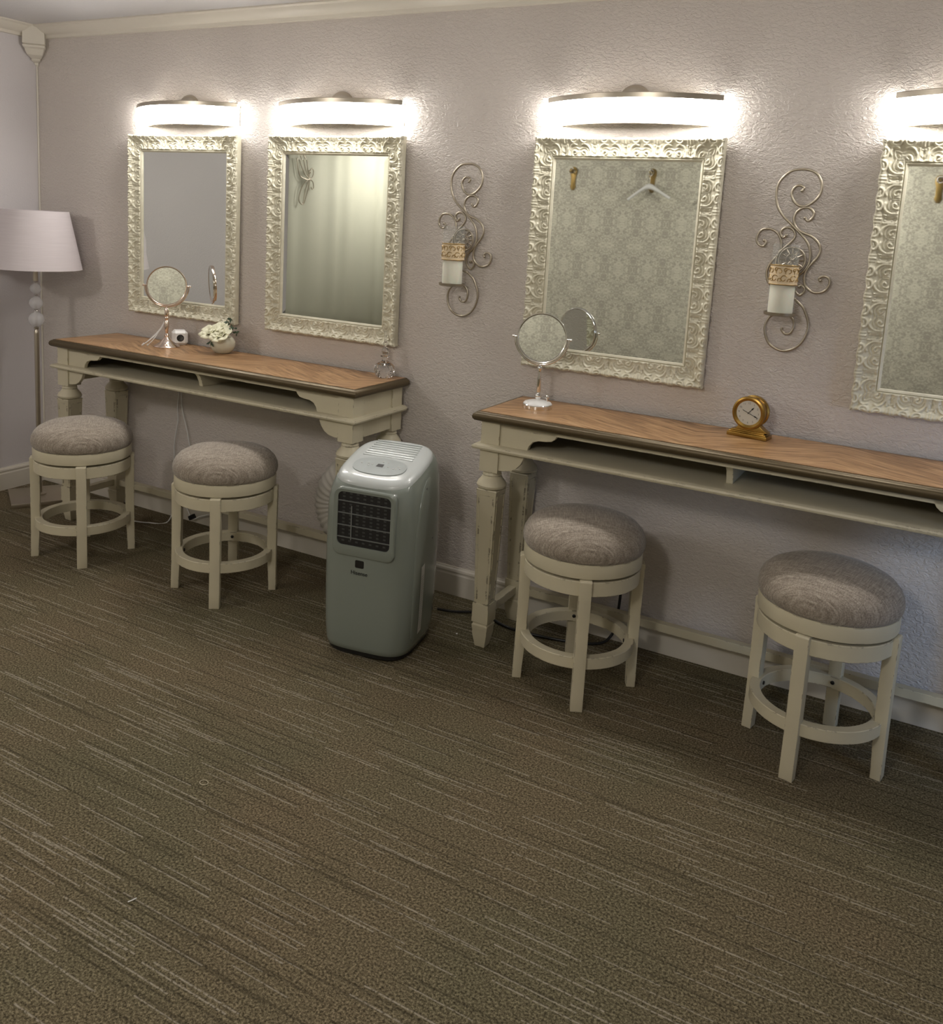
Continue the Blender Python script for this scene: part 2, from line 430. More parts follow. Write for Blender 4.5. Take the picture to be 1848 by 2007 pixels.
def cell_height():
    nu, nv = 44, 44
    u = np.linspace(-.5, .5, nu, endpoint=False); v = np.linspace(0, 1, nv)
    U, V = np.meshgrid(u, v, indexing='ij'); asp = WF/PER
    best = np.zeros_like(U); neg = np.zeros_like(U)
    for pts, wd, am in STROKES:
        P2 = [(a, b*asp) for a, b in pts]
        d = np.minimum(seg_dist(np.abs(U), V*asp, P2), seg_dist(1-np.abs(U), V*asp, P2)) / wd
        h = np.clip(1-d*d, 0, 1)**.6*am*.0074*(wd/.03)**.5
        if am > 0: best = np.maximum(best, h)
        else: neg = np.minimum(neg, h)
    return (best+neg)*np.clip((.86-V)/.05, 0, 1)*np.clip((V+.01)/.02, 0, 1), nu, nv
CH, NU, NV = cell_height()
def frame_mesh(W, H):
    mb = MB(); v = np.linspace(0, 1, NV)
    for side in range(4):
        Ls = W if side % 2 == 0 else H
        nc = round(Ls/PER); ns = nc*NU; hh = np.array([CH[(k+NU//2-NU//2) % NU] for k in range(ns+1)])
        base = len(mb.v)
        for k in range(ns+1):
            for j in range(NV):
                t = v[j]*WF
                s = t+(Ls-2*t)*k/ns                       # along the side
                ph = (s/Ls*ns+NU/2) % NU; i0 = int(ph) % NU; fr = ph-int(ph)
                h = CH[(i0+NU//2) % NU, j]*(1-fr)+CH[(i0+1+NU//2) % NU, j]*fr
                # phase chosen so that a shell sits in the middle of every cell
                z = base_profile(v[j])+h
                lip = .0035*math.cos(4*PI*s/Ls*nc)*max(0, 1-v[j]*6)
                t2 = t-lip*.6
                if side == 0: p = (s, z, H-t2)
                elif side == 2: p = (s, z, t2)
                elif side == 1: p = (W-t2, z, s)
                else: p = (t2, z, s)
                mb.v.append((p[0], -p[1], p[2]))
        for k in range(ns):
            for j in range(NV-1):
                a = base+k*NV+j; mb.f.append((a, a+NV, a+NV+1, a+1))
    # flat outer sides and back
    for (x0, x1, z0, z1) in ((0, W, H-.010, H-.002), (0, W, .002, .010), (.002, .010, 0, H), (W-.010, W-.002, 0, H)):
        mb.box(x0, x1, -.027, 0, z0, z1)
    return mb
WM, HM, ZT = .7197, .8807, 1.923
def make_frame_things():
    root = thing('framed_mirror', '', 'mirror')
    fr = frame_mesh(WM, HM).build('frame', M_frame, root, smooth=80)
    g = MB(); i0 = WF-.004; bv = .024; x0, x1, z0, z1 = i0, WM-i0, i0, HM-i0
    r0 = [(x0, -.0085, z0), (x1, -.0085, z0), (x1, -.0085, z1), (x0, -.0085, z1)]
    r1 = [(x0+bv, -.0088, z0+bv), (x1-bv, -.0088, z0+bv), (x1-bv, -.0088, z1-bv), (x0+bv, -.0088, z1-bv)]
    rb = [(a, -.002, c) for a, b, c in r0]
    g.rings([rb, r0, r1])
    g.build('mirror_glass', M_mirror, root, smooth=0)
    return root
MX = [.7375, 1.6455, 2.9652, 4.1804]
ML = ['ornate white framed wall mirror nearest the room corner, behind a round vanity mirror',
      'ornate white framed mirror reflecting pale green drapery, above the crystal bottle',
      'ornate white framed mirror reflecting damask wallpaper and white hanger, between two wall sconces',
      'ornate white framed mirror cut off by the right edge of the photo']
fm = make_frame_things(); fm.location = (MX[0], -.008, ZT-HM); fm['label'] = ML[0]; fm['group'] = 'carved white mirrors on the back wall'
for k in range(1, 4): dup(fm, (MX[k], -.008, ZT-HM), 0, ML[k])

# ------------------------------------------------------------------ vanity light bars
def make_light():
    root = thing('vanity_light', '', 'wall light')
    LW, SAG = .657, .115
    def arc(t, off=0):                              # t -1..1
        Rr = (LW*LW/4+SAG*SAG)/(2*SAG); a = math.asin(LW/2/Rr)*t; yc = -.032-SAG+Rr
        return Vector((math.sin(a)*(Rr+off), yc-math.cos(a)*(Rr+off), 0))
    n = 28
    def sweep(prof, t0, t1):
        rs = []
        for i in range(n+1):
            t = t0+(t1-t0)*i/n
            rs.append([arc(t, d)+Vector((0, 0, h)) for d, h in prof])
        return rs
    m = MB(); m.rings(sweep([(-.045, -.004), (-.045, .010), (-.002, .010), (0, .008), (0, -.009), (-.003, -.009), (-.003, -.004)], -1, 1))
    m.build('metal_band', M_nickel, root, smooth=30)
    d = MB(); d.rings(sweep([(-.050, -.006), (-.003, -.006), (.002, -.014), (.004, -.030), (.003, -.062), (-.002, -.080), (-.012, -.088), (-.040, -.088), (-.050, -.080)], -1.025, 1.025))
    d.build('diffuser', M_diffuser, root, smooth=40)
    for t in (-1, 1):
        e0, e1 = arc(t*1.027, -.056), arc(t*1.027, -.018); dx = Vector((t*.0015, 0, 0)); ec = MB()
        ec.rings([[e0+Vector((0, 0, -.09)), e1+Vector((0, 0, -.09)), e1+Vector((0, 0, 0)), e0+Vector((0, 0, 0))], [p+dx for p in (e0+Vector((0, 0, -.09)), e1+Vector((0, 0, -.09)), e1+Vector((0, 0, 0)), e0+Vector((0, 0, 0)))]])
        ec.build('end_glow_shield', M_nickel, root, smooth=0)  # added shield, cuts the halo at the end of the bar
    bk = MB(); bk.rings(sweep([(-.0555, -.002), (-.051, -.002), (-.051, -.0885), (-.044, -.0885), (-.044, -.0905), (-.0555, -.0905)], -1.0, 1.0)); bk.build('back_glow_shield', M_nickel, root, smooth=30)  # added back and tray, keep the bar's glow off the wall
    c = MB(); c.lathe([(.064, 0), (.064, .006), (.061, .014), (.052, .024), (.038, .031), (.020, .034), (0, .035)], (0, 0, -.008), 40, 'y')
    c.build('canopy', M_nickel, root, smooth=50)
    a = MB(); a.box(-.014, .014, -.115, -.02, -.006, .009); a.build('arm', M_nickel, root, bevel=.002)
    return root
LX = [.792, 1.6935, 3.0058, 4.2004]; ZL = 2.056
LLB = ['curved bar light lit bright white above the mirror nearest the room corner',
       'curved bar light lit bright white above the mirror that reflects green drapery',
       'curved bar light lit bright white above the mirror between the two sconces',
       'curved bar light lit bright white, cut off by the right edge of the photo']
vl = make_light(); vl.location = (LX[0]+.3283, 0, ZL); vl['label'] = LLB[0]; vl['group'] = 'curved vanity lights above the mirrors'
for k in range(1, 4): dup(vl, (LX[k]+.3283, 0, ZL), 0, LLB[k])

# ------------------------------------------------------------------ console tables
TL, TD, TH = 1.8268, .392, .914
def leg_mesh(cx, cy):
    mb = MB()
    hb = .037
    mb.box(cx-hb, cx+hb, cy-hb, cy+hb, .69, .8795)
    mb.lathe([(.036, .692), (.033, .684), (.036, .676), (.034, .672), (.040, .662), (.052, .648), (.056, .638), (.054, .630), (.046, .626), (.040, .622)], (cx, cy, 0), 28)
    return mb
def sq(cx, cy, h, z): return [(cx-h, cy-h, z), (cx+h, cy-h, z), (cx+h, cy+h, z), (cx-h, cy+h, z)]
def tapered_panel(cx, cy):
    """square tapering shaft with sunk panels, plus the block foot"""
    mb = MB(); z1, z0, h1, h0 = .623, .174, .040, .0285
    me = MB(); me.rings([sq(cx, cy, h0, z0), sq(cx, cy, h1, z1-.008), sq(cx, cy, h1+.002, z1-.004), sq(cx, cy, h1, z1)])
    foot = [sq(cx, cy, .0325, .176), sq(cx, cy, .0335, .172), sq(cx, cy, .0335, .101), sq(cx, cy, .029, .098), sq(cx, cy, .029, .093), sq(cx, cy, .0325, .088), sq(cx, cy, .0325, .078), sq(cx, cy, .0305, .073), sq(cx, cy, .030, .055), sq(cx, cy, .021, .004), sq(cx, cy, .019, 0)]
    me.rings(foot)
    return me
def groove_panels(cx, cy, mb):
    # raised bead outlining each sunk panel, four sides
    z1, z0, h1, h0 = .600, .190, .0396, .029
    for s in range(4):
        pts = []
        for (uu, zz) in ((-1, z0), (1, z0), (1, z1), (-1, z1)):
            f = (zz-z0)/(z1-z0); h = h0+(h1-h0)*f; q = (h-.010)*uu; d = h+.0002
            p = {0: (q, -d), 1: (d, q), 2: (-q, d), 3: (-d, -q)}[s]
            pts.append((cx+p[0], cy+p[1], zz))
        mb.tube(pts, .0016, 6, closed=True)
def make_table(label):
    root = thing('console_table', label, 'table')
    L, D, H = TL, TD, TH; e = .026; ins = .028
    yb = 0.; yf = -D
    # top: dark bullnose border + oak panel
    bn = [(0, 0), (.010, 0), (.0125, .003), (.0185, .006), (.023, .012), (.025, .019), (.0235, .027), (.018, .033), (.010, .036), (0, .036)]
    bn = [(e-.0-d if False else d, h) for d, h in bn]
    mb = MB()
    def ringc(d, h):   # corners ring at offset inward (e-d)
        o = e-d; return [(o, yf+o, H-h), (L-o, yf+o, H-h), (L-o, yb, H-h), (o, yb, H-h)]
    rs = [ringc(d*e/.025, h) for d, h in bn[1:]]
    mb.rings([ringc(-.004, .0015)]+rs, True, False, True)
    mb.build('tabletop_edge', M_edge, root, smooth=40)
    MB().box(e-.003, L-e+.003, yf+e-.003, yb-.001, H-.010, H+.0006).build('tabletop', M_oak, root, smooth=0)
    # aprons
    x0, x1 = ins, L-ins; y0, y1 = yf+ins, yb-.012; B = .074
    ap = MB()
    up = [(0, .879), (.222, .879), (.222, .866), (.214, .852), (.202, .842), (.18, .838), (.152, .836), (.130, .828), (.117, .812), (.112, .796), (.112, .786), (0, .786)]
    lo = [(0, .786), (.100, .786), (.098, .760), (.088, .738), (.070, .718), (.048, .706), (.020, .701), (0, .700)]
    for sgn, xb in ((1, x0+B), (-1, x1-B)):
        ap.prism([(xb+sgn*a, b) for a, b in up], y0+.006, y0+.024); ap.prism([(xb+sgn*a, b) for a, b in lo], y0+.006, y0+.024)
    ap.box(x0+B, x1-B, y0+.006, y0+.024, .862, .879)
    ap.build('front_apron', M_cream, root, smooth=30, bevel=.0012, bseg=1)
    for k, xs in enumerate((x0, x1)):
        s = 1 if k == 0 else -1
        m = MB().box(min(xs+s*.006, xs+s*.022), max(xs+s*.006, xs+s*.022), y0+B, y1-B, .702, .879)
        m.build('side_apron', M_cream, root, smooth=0, bevel=.0015)
    MB().box(x0+B, x1-B, y1-.020, y1-.004, .702, .879).build('back_apron', M_cream, root, smooth=0, bevel=.0015)
    # shelf with moulded edge running round the case
    sh = MB(); o = .003
    def rc(i, z): return [(i, yf+i, z), (L-i, yf+i, z), (L-i, yb-.004, z), (i, yb-.004, z)]
    sh.rings([rc(.016, .774), rc(.007, .775), rc(.004, .779), rc(.003, .783), rc(.005, .789), rc(.010, .791), rc(.016, .794), rc(.022, .795)])
    sh.build('shelf', M_cream, root, smooth=30)
    # centre divider, concave front edge
    dv = [(y1-.02, .795), (y1-.02, .879), (y0+.024, .879), (y0+.030, .862), (y0+.050, .840), (y0+.062, .815), (y0+.066, .795)]
    MB().prism(dv, L/2-.011, L/2+.011, 'yz').build('divider', M_cream, root, smooth=30, bevel=.001, bseg=1)
    hb = B/2
    cs = [(x0+hb, y0+hb), (x1-hb, y0+hb), (x0+hb, y1-hb), (x1-hb, y1-hb)]
    for cx, cy in cs:
        m = leg_mesh(cx, cy); t = tapered_panel(cx, cy); m.add(t.v, t.f); groove_panels(cx, cy, m)
        m.build('leg', M_cream, root, smooth=32)
    st = MB()
    for k in (0, 1):
        cx = cs[k][0]; st.box(cx-.016, cx+.016, cs[0][1]+.028, cs[2][1]-.028, .120, .152)
    st.box(cs[0][0]-.01, cs[1][0]+.01, cs[2][1]-.016, cs[2][1]+.016, .118, .150)
    st.build('stretcher', M_cream, root, smooth=0, bevel=.002)
    return root
t1 = make_table('cream distressed console table with oak top, beside the floor lamp, holding the flower pot')
t1.location = (.6144, -.020, 0); t1['group'] = 'cream console tables along the wall'
t2 = dup(t1, (2.9584, -.020, 0), 0, 'cream distressed console table with oak top, cut off at right, holding the brass clock')

# ------------------------------------------------------------------ stools
def make_stool():
    root = thing('swivel_stool', '', 'stool')
    n = 64
    cu = MB().lathe([(0, .505), (.19, .505), (.203, .508), (.210, .520), (.212, .536), (.209, .553), (.200, .571), (.184, .588), (.158, .602), (.12, .612), (.08, .618), (.04, .621), (0, .622)], n=n)
    cu.build('seat_cushion', M_linen, root, smooth=70)
    MB().lathe([(.0, .458), (.196, .458), (.2045, .4595), (.2055, .463), (.2055, .500), (.204, .506), (.198, .509), (0, .509)], n=n).build('swivel_ring', M_cream, root, smooth=35)
    MB().lathe([(.175, .446), (.09, .446), (.09, .460), (.0, .460)], n=32, cap=False).build('swivel_plate', M_black, root)
    rs = MB(); prof = [(.168, .398), (.199, .398), (.2015, .400), (.2015, .446), (.199, .449), (.168, .449), (.168, .398)]
    rs.lathe(prof, n=n, cap=False); rs.build('seat_rail', M_cream, root, smooth=35)
    fr = MB(); fr.lathe([(.168, .143), (.198, .143), (.200, .145), (.200, .181), (.198, .183), (.170, .183), (.168, .181), (.168, .143)], n=n, cap=False)
    fo = fr.build('footrest', M_cream, root, smooth=35)
    for k in range(4):
        a = k*PI/2
        # leg: outer face radial, slight inward curve on its inner side near floor
        m = MB(); hw = .0205
        prof = []
        secs = [(0, .186, .2175), (.06, .184, .2165), (.16, .178, .2150), (.30, .176, .2145), (.40, .176, .2155), (.452, .177, .2165), (.457, .180, .2130)]
        m.rings([[(ri, -hw, z), (ro, -hw, z), (ro, hw, z), (ri, hw, z)] for z, ri, ro in secs])
        ca, sa = math.cos(a), math.sin(a)
        m.xf(lambda p: Vector((p.x*ca-p.y*sa, p.x*sa+p.y*ca, p.z)))
        m.build('leg', M_cream, root, smooth=30, bevel=.0025)
        s = MB().lathe([(.0065, 0), (.0065, .003), (.005, .004), (0, .004)], n=16, axis='x')
        s.xf(lambda p: Vector((-p.x+.168, p.y, p.z+.163)))
        s.xf(lambda p: Vector((p.x*ca-p.y*sa, p.x*sa+p.y*ca, p.z)))
        s.build('screw_cap', M_black, fo)
    return root
ST = [(1.084, -.591, -.041), (1.874, -.518, -.184), (3.416, -.392, .087), (4.215, -.374, -.264)]
SLB = ['round cream swivel stool with linen seat, leftmost, in front of the floor lamp base',
       'round cream swivel stool with linen seat, just left of the portable air conditioner',
       'round cream swivel stool with linen seat, next one right of the portable air conditioner',
       'round cream swivel stool with linen seat, rightmost and nearest, below the brass clock']
def srot(x, y, t): return math.atan2(y-CP.y, x-CP.x)+PI+t
s0 = make_stool(); s0.location = (ST[0][0], ST[0][1], 0); s0.rotation_euler = (0, 0, srot(*ST[0])); s0['label'] = SLB[0]; s0['group'] = 'round swivel stools in front of the console tables'
for k in range(1, 4): dup(s0, (ST[k][0], ST[k][1], 0), srot(*ST[k]), SLB[k])

# ------------------------------------------------------------------ portable air conditioner
def make_ac():
    root = thing('portable_air_conditioner', 'pale grey-green portable air conditioner with black front grille standing on the carpet', 'air conditioner', (2.676, -.530, 0), math.radians(9))
    A, Bd = .178, .182
    def sup(s, z, e=4.2, n=72, fy=1.0):
        out = []
        for i in range(n):
            a = 2*PI*i/n; c, t = math.cos(a), math.sin(a)
            x = A*s*abs(c)**(2/e)*(1 if c >= 0 else -1); y = Bd*s*abs(t)**(2/e)*(1 if t >= 0 else -1)
            k = max(0, min(1, (z-.45)/.22)); k = k*k*(3-2*k)
            out.append((x, y, z+.050*k*y/Bd))
        return out
    b = MB(); lv = [(.90, .022), (.935, .026), (.955, .045), (.972, .09), (.985, .16), (.995, .26), (1, .38), (1, .50), (.993, .57), (.975, .615), (.94, .650), (.90, .672), (.86, .684)]
    b.rings([sup(s, z) for s, z in lv]); b.build('body', M_ac, root, smooth=50)
    t = MB(); t.rings([sup(s, z, 3.6) for s, z in [(.865, .680), (.86, .690), (.83, .698), (.78, .703), (.70, .706), (.5, .708), (.2, .709), (.02, .709)]]); t.build('top_cover', M_ac_top, root, smooth=60)
    # slope of the top
    sl = .05/Bd
    def topz(y): return .709+sl*y
    cp = MB(); ring0 = []; ring1 = []
    for i in range(48):
        a = 2*PI*i/48; x = .103*abs(math.cos(a))**.8*(1 if math.cos(a) > 0 else -1); y = -.058+.055*abs(math.sin(a))**.85*(1 if math.sin(a) > 0 else -1)
        ring0.append((x, y, topz(y)-.008)); ring1.append((x, y, topz(y)+.0012))
    cp.rings([ring0, ring1]); pan = cp.build('control_panel', M_ac_panel, root, smooth=30)
    MB().add([(-.014, -.064, topz(-.064)+.0018), (.014, -.064, topz(-.064)+.0018), (.012, -.044, topz(-.044)+.0018), (-.012, -.044, topz(-.044)+.0018)], [(0, 1, 2, 3)]).build('display', M_black, pan, smooth=0)
    for (x, y) in ((-.075, -.052), (-.05, -.046), (-.045, -.060), (-.032, -.052), (0, -.026), (.02, -.026), (.032, -.055), (.055, -.062), (.066, -.062), (.078, -.056), (.07, -.048)):
        MB().lathe([(.0032, 0), (.0032, .0012), (0, .0012)], (x, y, topz(y)+.001), 10).build('button_icon', M_white, pan)
    lo = MB()
    for k in range(8):
        y = .010+.0155*k; hwid = .100-.0012*k
        lo.tube([(-hwid, y, topz(y)-.0005), (hwid, y, topz(y)-.0005)], .0028, 8)
    lo.build('top_louvre', M_ac_top, root)
    # front grille
    def rrect(cx, cz, hw, hh, r, k=6):
        P = []
        for (sx, sz, a0) in ((1, 1, 0), (-1, 1, 90), (-1, -1, 180), (1, -1, 270)):
            for j in range(k+1):
                a = math.radians(a0+90*j/k); P.append((cx+sx*(hw-r)+r*math.cos(a), cz+sz*(hh-r)+r*math.sin(a)))
        return P
    gx, gz, gw, gh = .006, .525, .103, .098
    yf = -Bd
    bz = MB(); o = rrect(gx, gz-.012, gw+.018, gh+.026, .030); i = rrect(gx, gz, gw, gh, .020)
    n = len(o); V = []
    for yy, P in ((yf+.012, o), (yf-.004, o), (yf-.007, rrect(gx, gz-.012, gw+.014, gh+.022, .028)), (yf-.005, i), (yf+.012, i)):
        V.append([(a, yy, c) for a, c in P])
    bz.rings(V, True, False, False); g = bz.build('grille', M_ac, root, smooth=40)
    MB().prism(rrect(gx, gz, gw+.002, gh+.002, .02), yf+.006, yf-.0008).build('grille_back', M_dark, g, smooth=0)
    for k in range(4):
        z = gz+gh-.034-k*.0445
        MB().box(gx-gw, gx+gw, yf-.0045, yf-.001, z-.0017, z+.0017).build('slat', M_fin, g, smooth=0)
    fv = MB()
    for k in range(7):
        x = gx-gw+.022+k*.027
        for j in range(14):
            z = gz-gh+.012+j*.0135; fv.box(x-.005, x+.005, yf-.0016, yf-.0006, z, z+.006)
    fv.build('louvre_fins', simple('grille_inner_fins', (.05, .052, .05), .5), g, smooth=0)
    MB().box(gx-gw+.052, gx-gw+.056, yf-.0035, yf-.0005, gz-gh+.02, gz+gh-.05).build('louvre_lever', M_fin, g, smooth=0)
    MB().prism(rrect(-.006, .362, .017, .014, .005), yf+.01, yf-.0012).build('emblem', M_black, root, smooth=0)
    text_mesh('Hisense', .021, 'brand_lettering', M_black, root, (-.006, yf-.0008, .328), (PI/2, 0, 0))
    # side panel (right)
    ar = [(-.100, .10), (-.104, .25), (-.106, .42), (-.095, .52), (-.065, .60), (-.02, .645), (.03, .662), (.075, .66), (.11, .63), (.132, .57), (.138, .45), (.138, .2), (.125, .09), (.08, .055), (-.06, .055), (-.085, .07)]
    ar = [(p.x, p.y) for p in catmull([Vector((a, b, 0)) for a, b in ar], 4, True)]
    def sx(y, z):
        s = float(np.interp(z, [a[1] for a in lv], [a[0] for a in lv]))
        f = max(0, 1-abs(y/(Bd*s))**4.2)**(1/4.2); return A*s*f
    sp = MB(); c0 = (.02, .36)
    def ringat(k, off): return [(sx(c0[0]+(a-c0[0])*k, c0[1]+(b-c0[1])*k)+off, c0[0]+(a-c0[0])*k, c0[1]+(b-c0[1])*k) for a, b in ar]
    sp.rings([ringat(1.0, -.004), ringat(1.0, .0012), ringat(.985, .0022)]+[ringat(k, .0022) for k in (.9, .75, .6, .45, .3, .15, .02)]); side = sp.build('side_panel', M_ac, root, smooth=50)
    lb = MB(); hz = np.linspace(.085, .345, 8)
    lb.rings([[(sx(-.03, z)+.0035, -.052, z-.006), (sx(-.0, z)+.0035, -.022, z)] for z in hz], False, False, False); lab = lb.build('rating_label', M_label, side, smooth=0)
    li = MB()
    for k in range(26):
        z = .10+k*.0088
        if k in (24, 25): continue
        w0 = -.048+random.random()*.004; w1 = -.030+random.random()*.006
        li.add([(sx(-.03, z)+.0041, w0, z-.004), (sx(-.03, z)+.0041, w1, z-.001), (sx(-.03, z)+.0041, w1, z+.001), (sx(-.03, z)+.0041, w0, z-.002)], [(0, 1, 2, 3)])
    li.build('label_print', M_labelink, lab, smooth=0)
    for (y, z) in ((-.02, .625), (.045, .42)):
        MB().lathe([(.0035, 0), (.0035, .001), (0, .001)], (sx(y, z)+.002, y, z), 10, 'x').build('screw', M_black, side)
    bs = MB(); bs.rings([sup(.86, .002), sup(.90, .010), sup(.90, .024)]); bs.build('base', M_black, root)
    for (x, y) in ((-.11, -.12), (.11, -.12), (-.11, .12), (.11, .12)):
        pass
    return root
ac = make_ac()
# exhaust hose
def hose():
    P = catmull([(2.60, -.32, .54), (2.50, -.27, .575), (2.38, -.235, .57), (2.255, -.215, .50), (2.185, -.205, .40), (2.195, -.205, .31), (2.27, -.215, .245), (2.39, -.235, .235), (2.53, -.29, .25)], 16)
    # rounded loop of corrugated pipe
    n = len(P); rad = [.066+.0032*math.cos(i*2*PI/4.0) for i in range(n)]
    return MB().tube(P, .07, 32, radii=rad)
ACI = (Matrix.Translation(ac.location) @ Matrix.Rotation(ac.rotation_euler.z, 4, 'Z')).inverted()
ho = hose().build('exhaust_hose', M_hose, ac, smooth=70); ho.matrix_parent_inverse = ACI; ho['label'] = 'white corrugated exhaust hose'

# ------------------------------------------------------------------ floor lamp
def floor_lamp():
    root = thing('floor_lamp', 'tall nickel floor lamp with lilac drum shade and glass balls in the room corner', 'lamp', (.281, -.236, 0), math.radians(-31))
    b = MB(); h = .145; b.box(-h, h, -h, h, 0, .024); b.build('base', M_nickel, root, bevel=.002, smooth=30)
    MB().lathe([(.030, .024), (.030, .030), (.018, .034), (.0125, .036), (.0125, .890), (.0125, .902), (.009, .908), (.009, .914), (.013, .918), (.013, .922), (.006, .926)], n=24).build('pole', M_nickel, root)
    z = .926
    for r in (.039, .034, .028):
        MB().lathe([(.004, z-.002)]+[(r*math.sin(t), z+r-r*math.cos(t)) for t in np.linspace(.15, PI-.15, 14)]+[(.004, z+2*r+.002)], n=32).build('glass_ball', M_ball, root, smooth=60)
        z2 = z+2*r
        MB().lathe([(.006, z2-.004), (.011, z2), (.013, z2+.005), (.011, z2+.010), (.006, z2+.014)], n=20).build('collar', M_chrome, root)
        MB().lathe([(.003, z-.002), (.003, z2+.002)], n=8).build('rod', M_nickel, root)
        z = z2+.012
    MB().lathe([(.0125, z), (.0125, z+.10), (.018, z+.105), (.018, z+.15), (0, z+.15)], n=20).build('socket', M_nickel, root)
    s = MB(); s.lathe([(.2235, 1.228), (.163, 1.523), (.161, 1.523), (.2215, 1.228), (.2235, 1.228)], n=64, cap=False)
    s.build('lamp_shade', M_shade, root, smooth=50)
    return root
fl = floor_lamp()

# ------------------------------------------------------------------ wall sconces
SCV = {'A': [(-0.001, 1.753), (0.004, 1.762), (-0.004, 1.77), (-0.018, 1.77), (-0.03, 1.757), (-0.033, 1.739), (-0.024, 1.719), (-0.006, 1.705), (0.015, 1.704), (0.037, 1.717), (0.055, 1.739), (0.06, 1.764), (0.054, 1.791), (0.037, 1.813), (0.012, 1.823), (-0.012, 1.824), (-0.039, 1.819), (-0.061, 1.802), (-0.076, 1.781), (-0.083, 1.755), (-0.081, 1.723), (-0.072, 1.695), (-0.053, 1.668), (-0.026, 1.644), (0.004, 1.617), (0.027, 1.593), (0.042, 1.569), (0.048, 1.541), (0.046, 1.512), (0.032, 1.486), (0.013, 1.467), (0.006, 1.445), (0.012, 1.42), (0.027, 1.406), (0.04, 1.417), (0.042, 1.431), (0.031, 1.439), (0.025, 1.434)],
 'B': [(0.018, 1.664), (0.027, 1.655), (0.038, 1.661), (0.045, 1.676), (0.04, 1.689), (0.026, 1.699), (0.009, 1.698), (-0.007, 1.687), (-0.016, 1.669), (-0.016, 1.651), (-0.006, 1.631), (0.014, 1.617), (0.039, 1.608), (0.059, 1.595), (0.073, 1.578), (0.078, 1.557), (0.071, 1.536), (0.056, 1.515), (0.043, 1.494), (0.037, 1.472), (0.039, 1.451), (0.048, 1.434), (0.067, 1.421), (0.087, 1.42), (0.107, 1.428), (0.118, 1.447), (0.118, 1.463), (0.108, 1.474), (0.095, 1.475), (0.085, 1.467), (0.088, 1.46)],
 'C': [(0.015, 1.391), (0.042, 1.368), (0.056, 1.344), (0.066, 1.316), (0.067, 1.29), (0.057, 1.256), (0.036, 1.228), (0.006, 1.213), (-0.022, 1.214), (-0.051, 1.229), (-0.068, 1.257), (-0.073, 1.29), (-0.065, 1.317), (-0.049, 1.333), (-0.025, 1.341), (0.0, 1.336), (0.018, 1.318), (0.021, 1.296), (0.012, 1.275), (-0.005, 1.271), (-0.017, 1.283), (-0.015, 1.291)],
 'D': [(-0.106, 1.582), (-0.1, 1.577), (-0.106, 1.564), (-0.12, 1.566), (-0.131, 1.58), (-0.129, 1.601), (-0.117, 1.618), (-0.098, 1.623), (-0.08, 1.62), (-0.062, 1.606), (-0.051, 1.585), (-0.047, 1.56)],
 'E': [(-0.036, 1.604), (-0.044, 1.596), (-0.053, 1.603), (-0.054, 1.617), (-0.042, 1.629), (-0.025, 1.63), (-0.01, 1.616), (-0.008, 1.598), (-0.02, 1.58), (-0.038, 1.561), (-0.054, 1.542), (-0.06, 1.519), (-0.06, 1.498)],
 'F': [(-0.057, 1.534), (-0.078, 1.507), (-0.087, 1.477), (-0.081, 1.448), (-0.063, 1.428), (-0.029, 1.405), (0.015, 1.391)]}
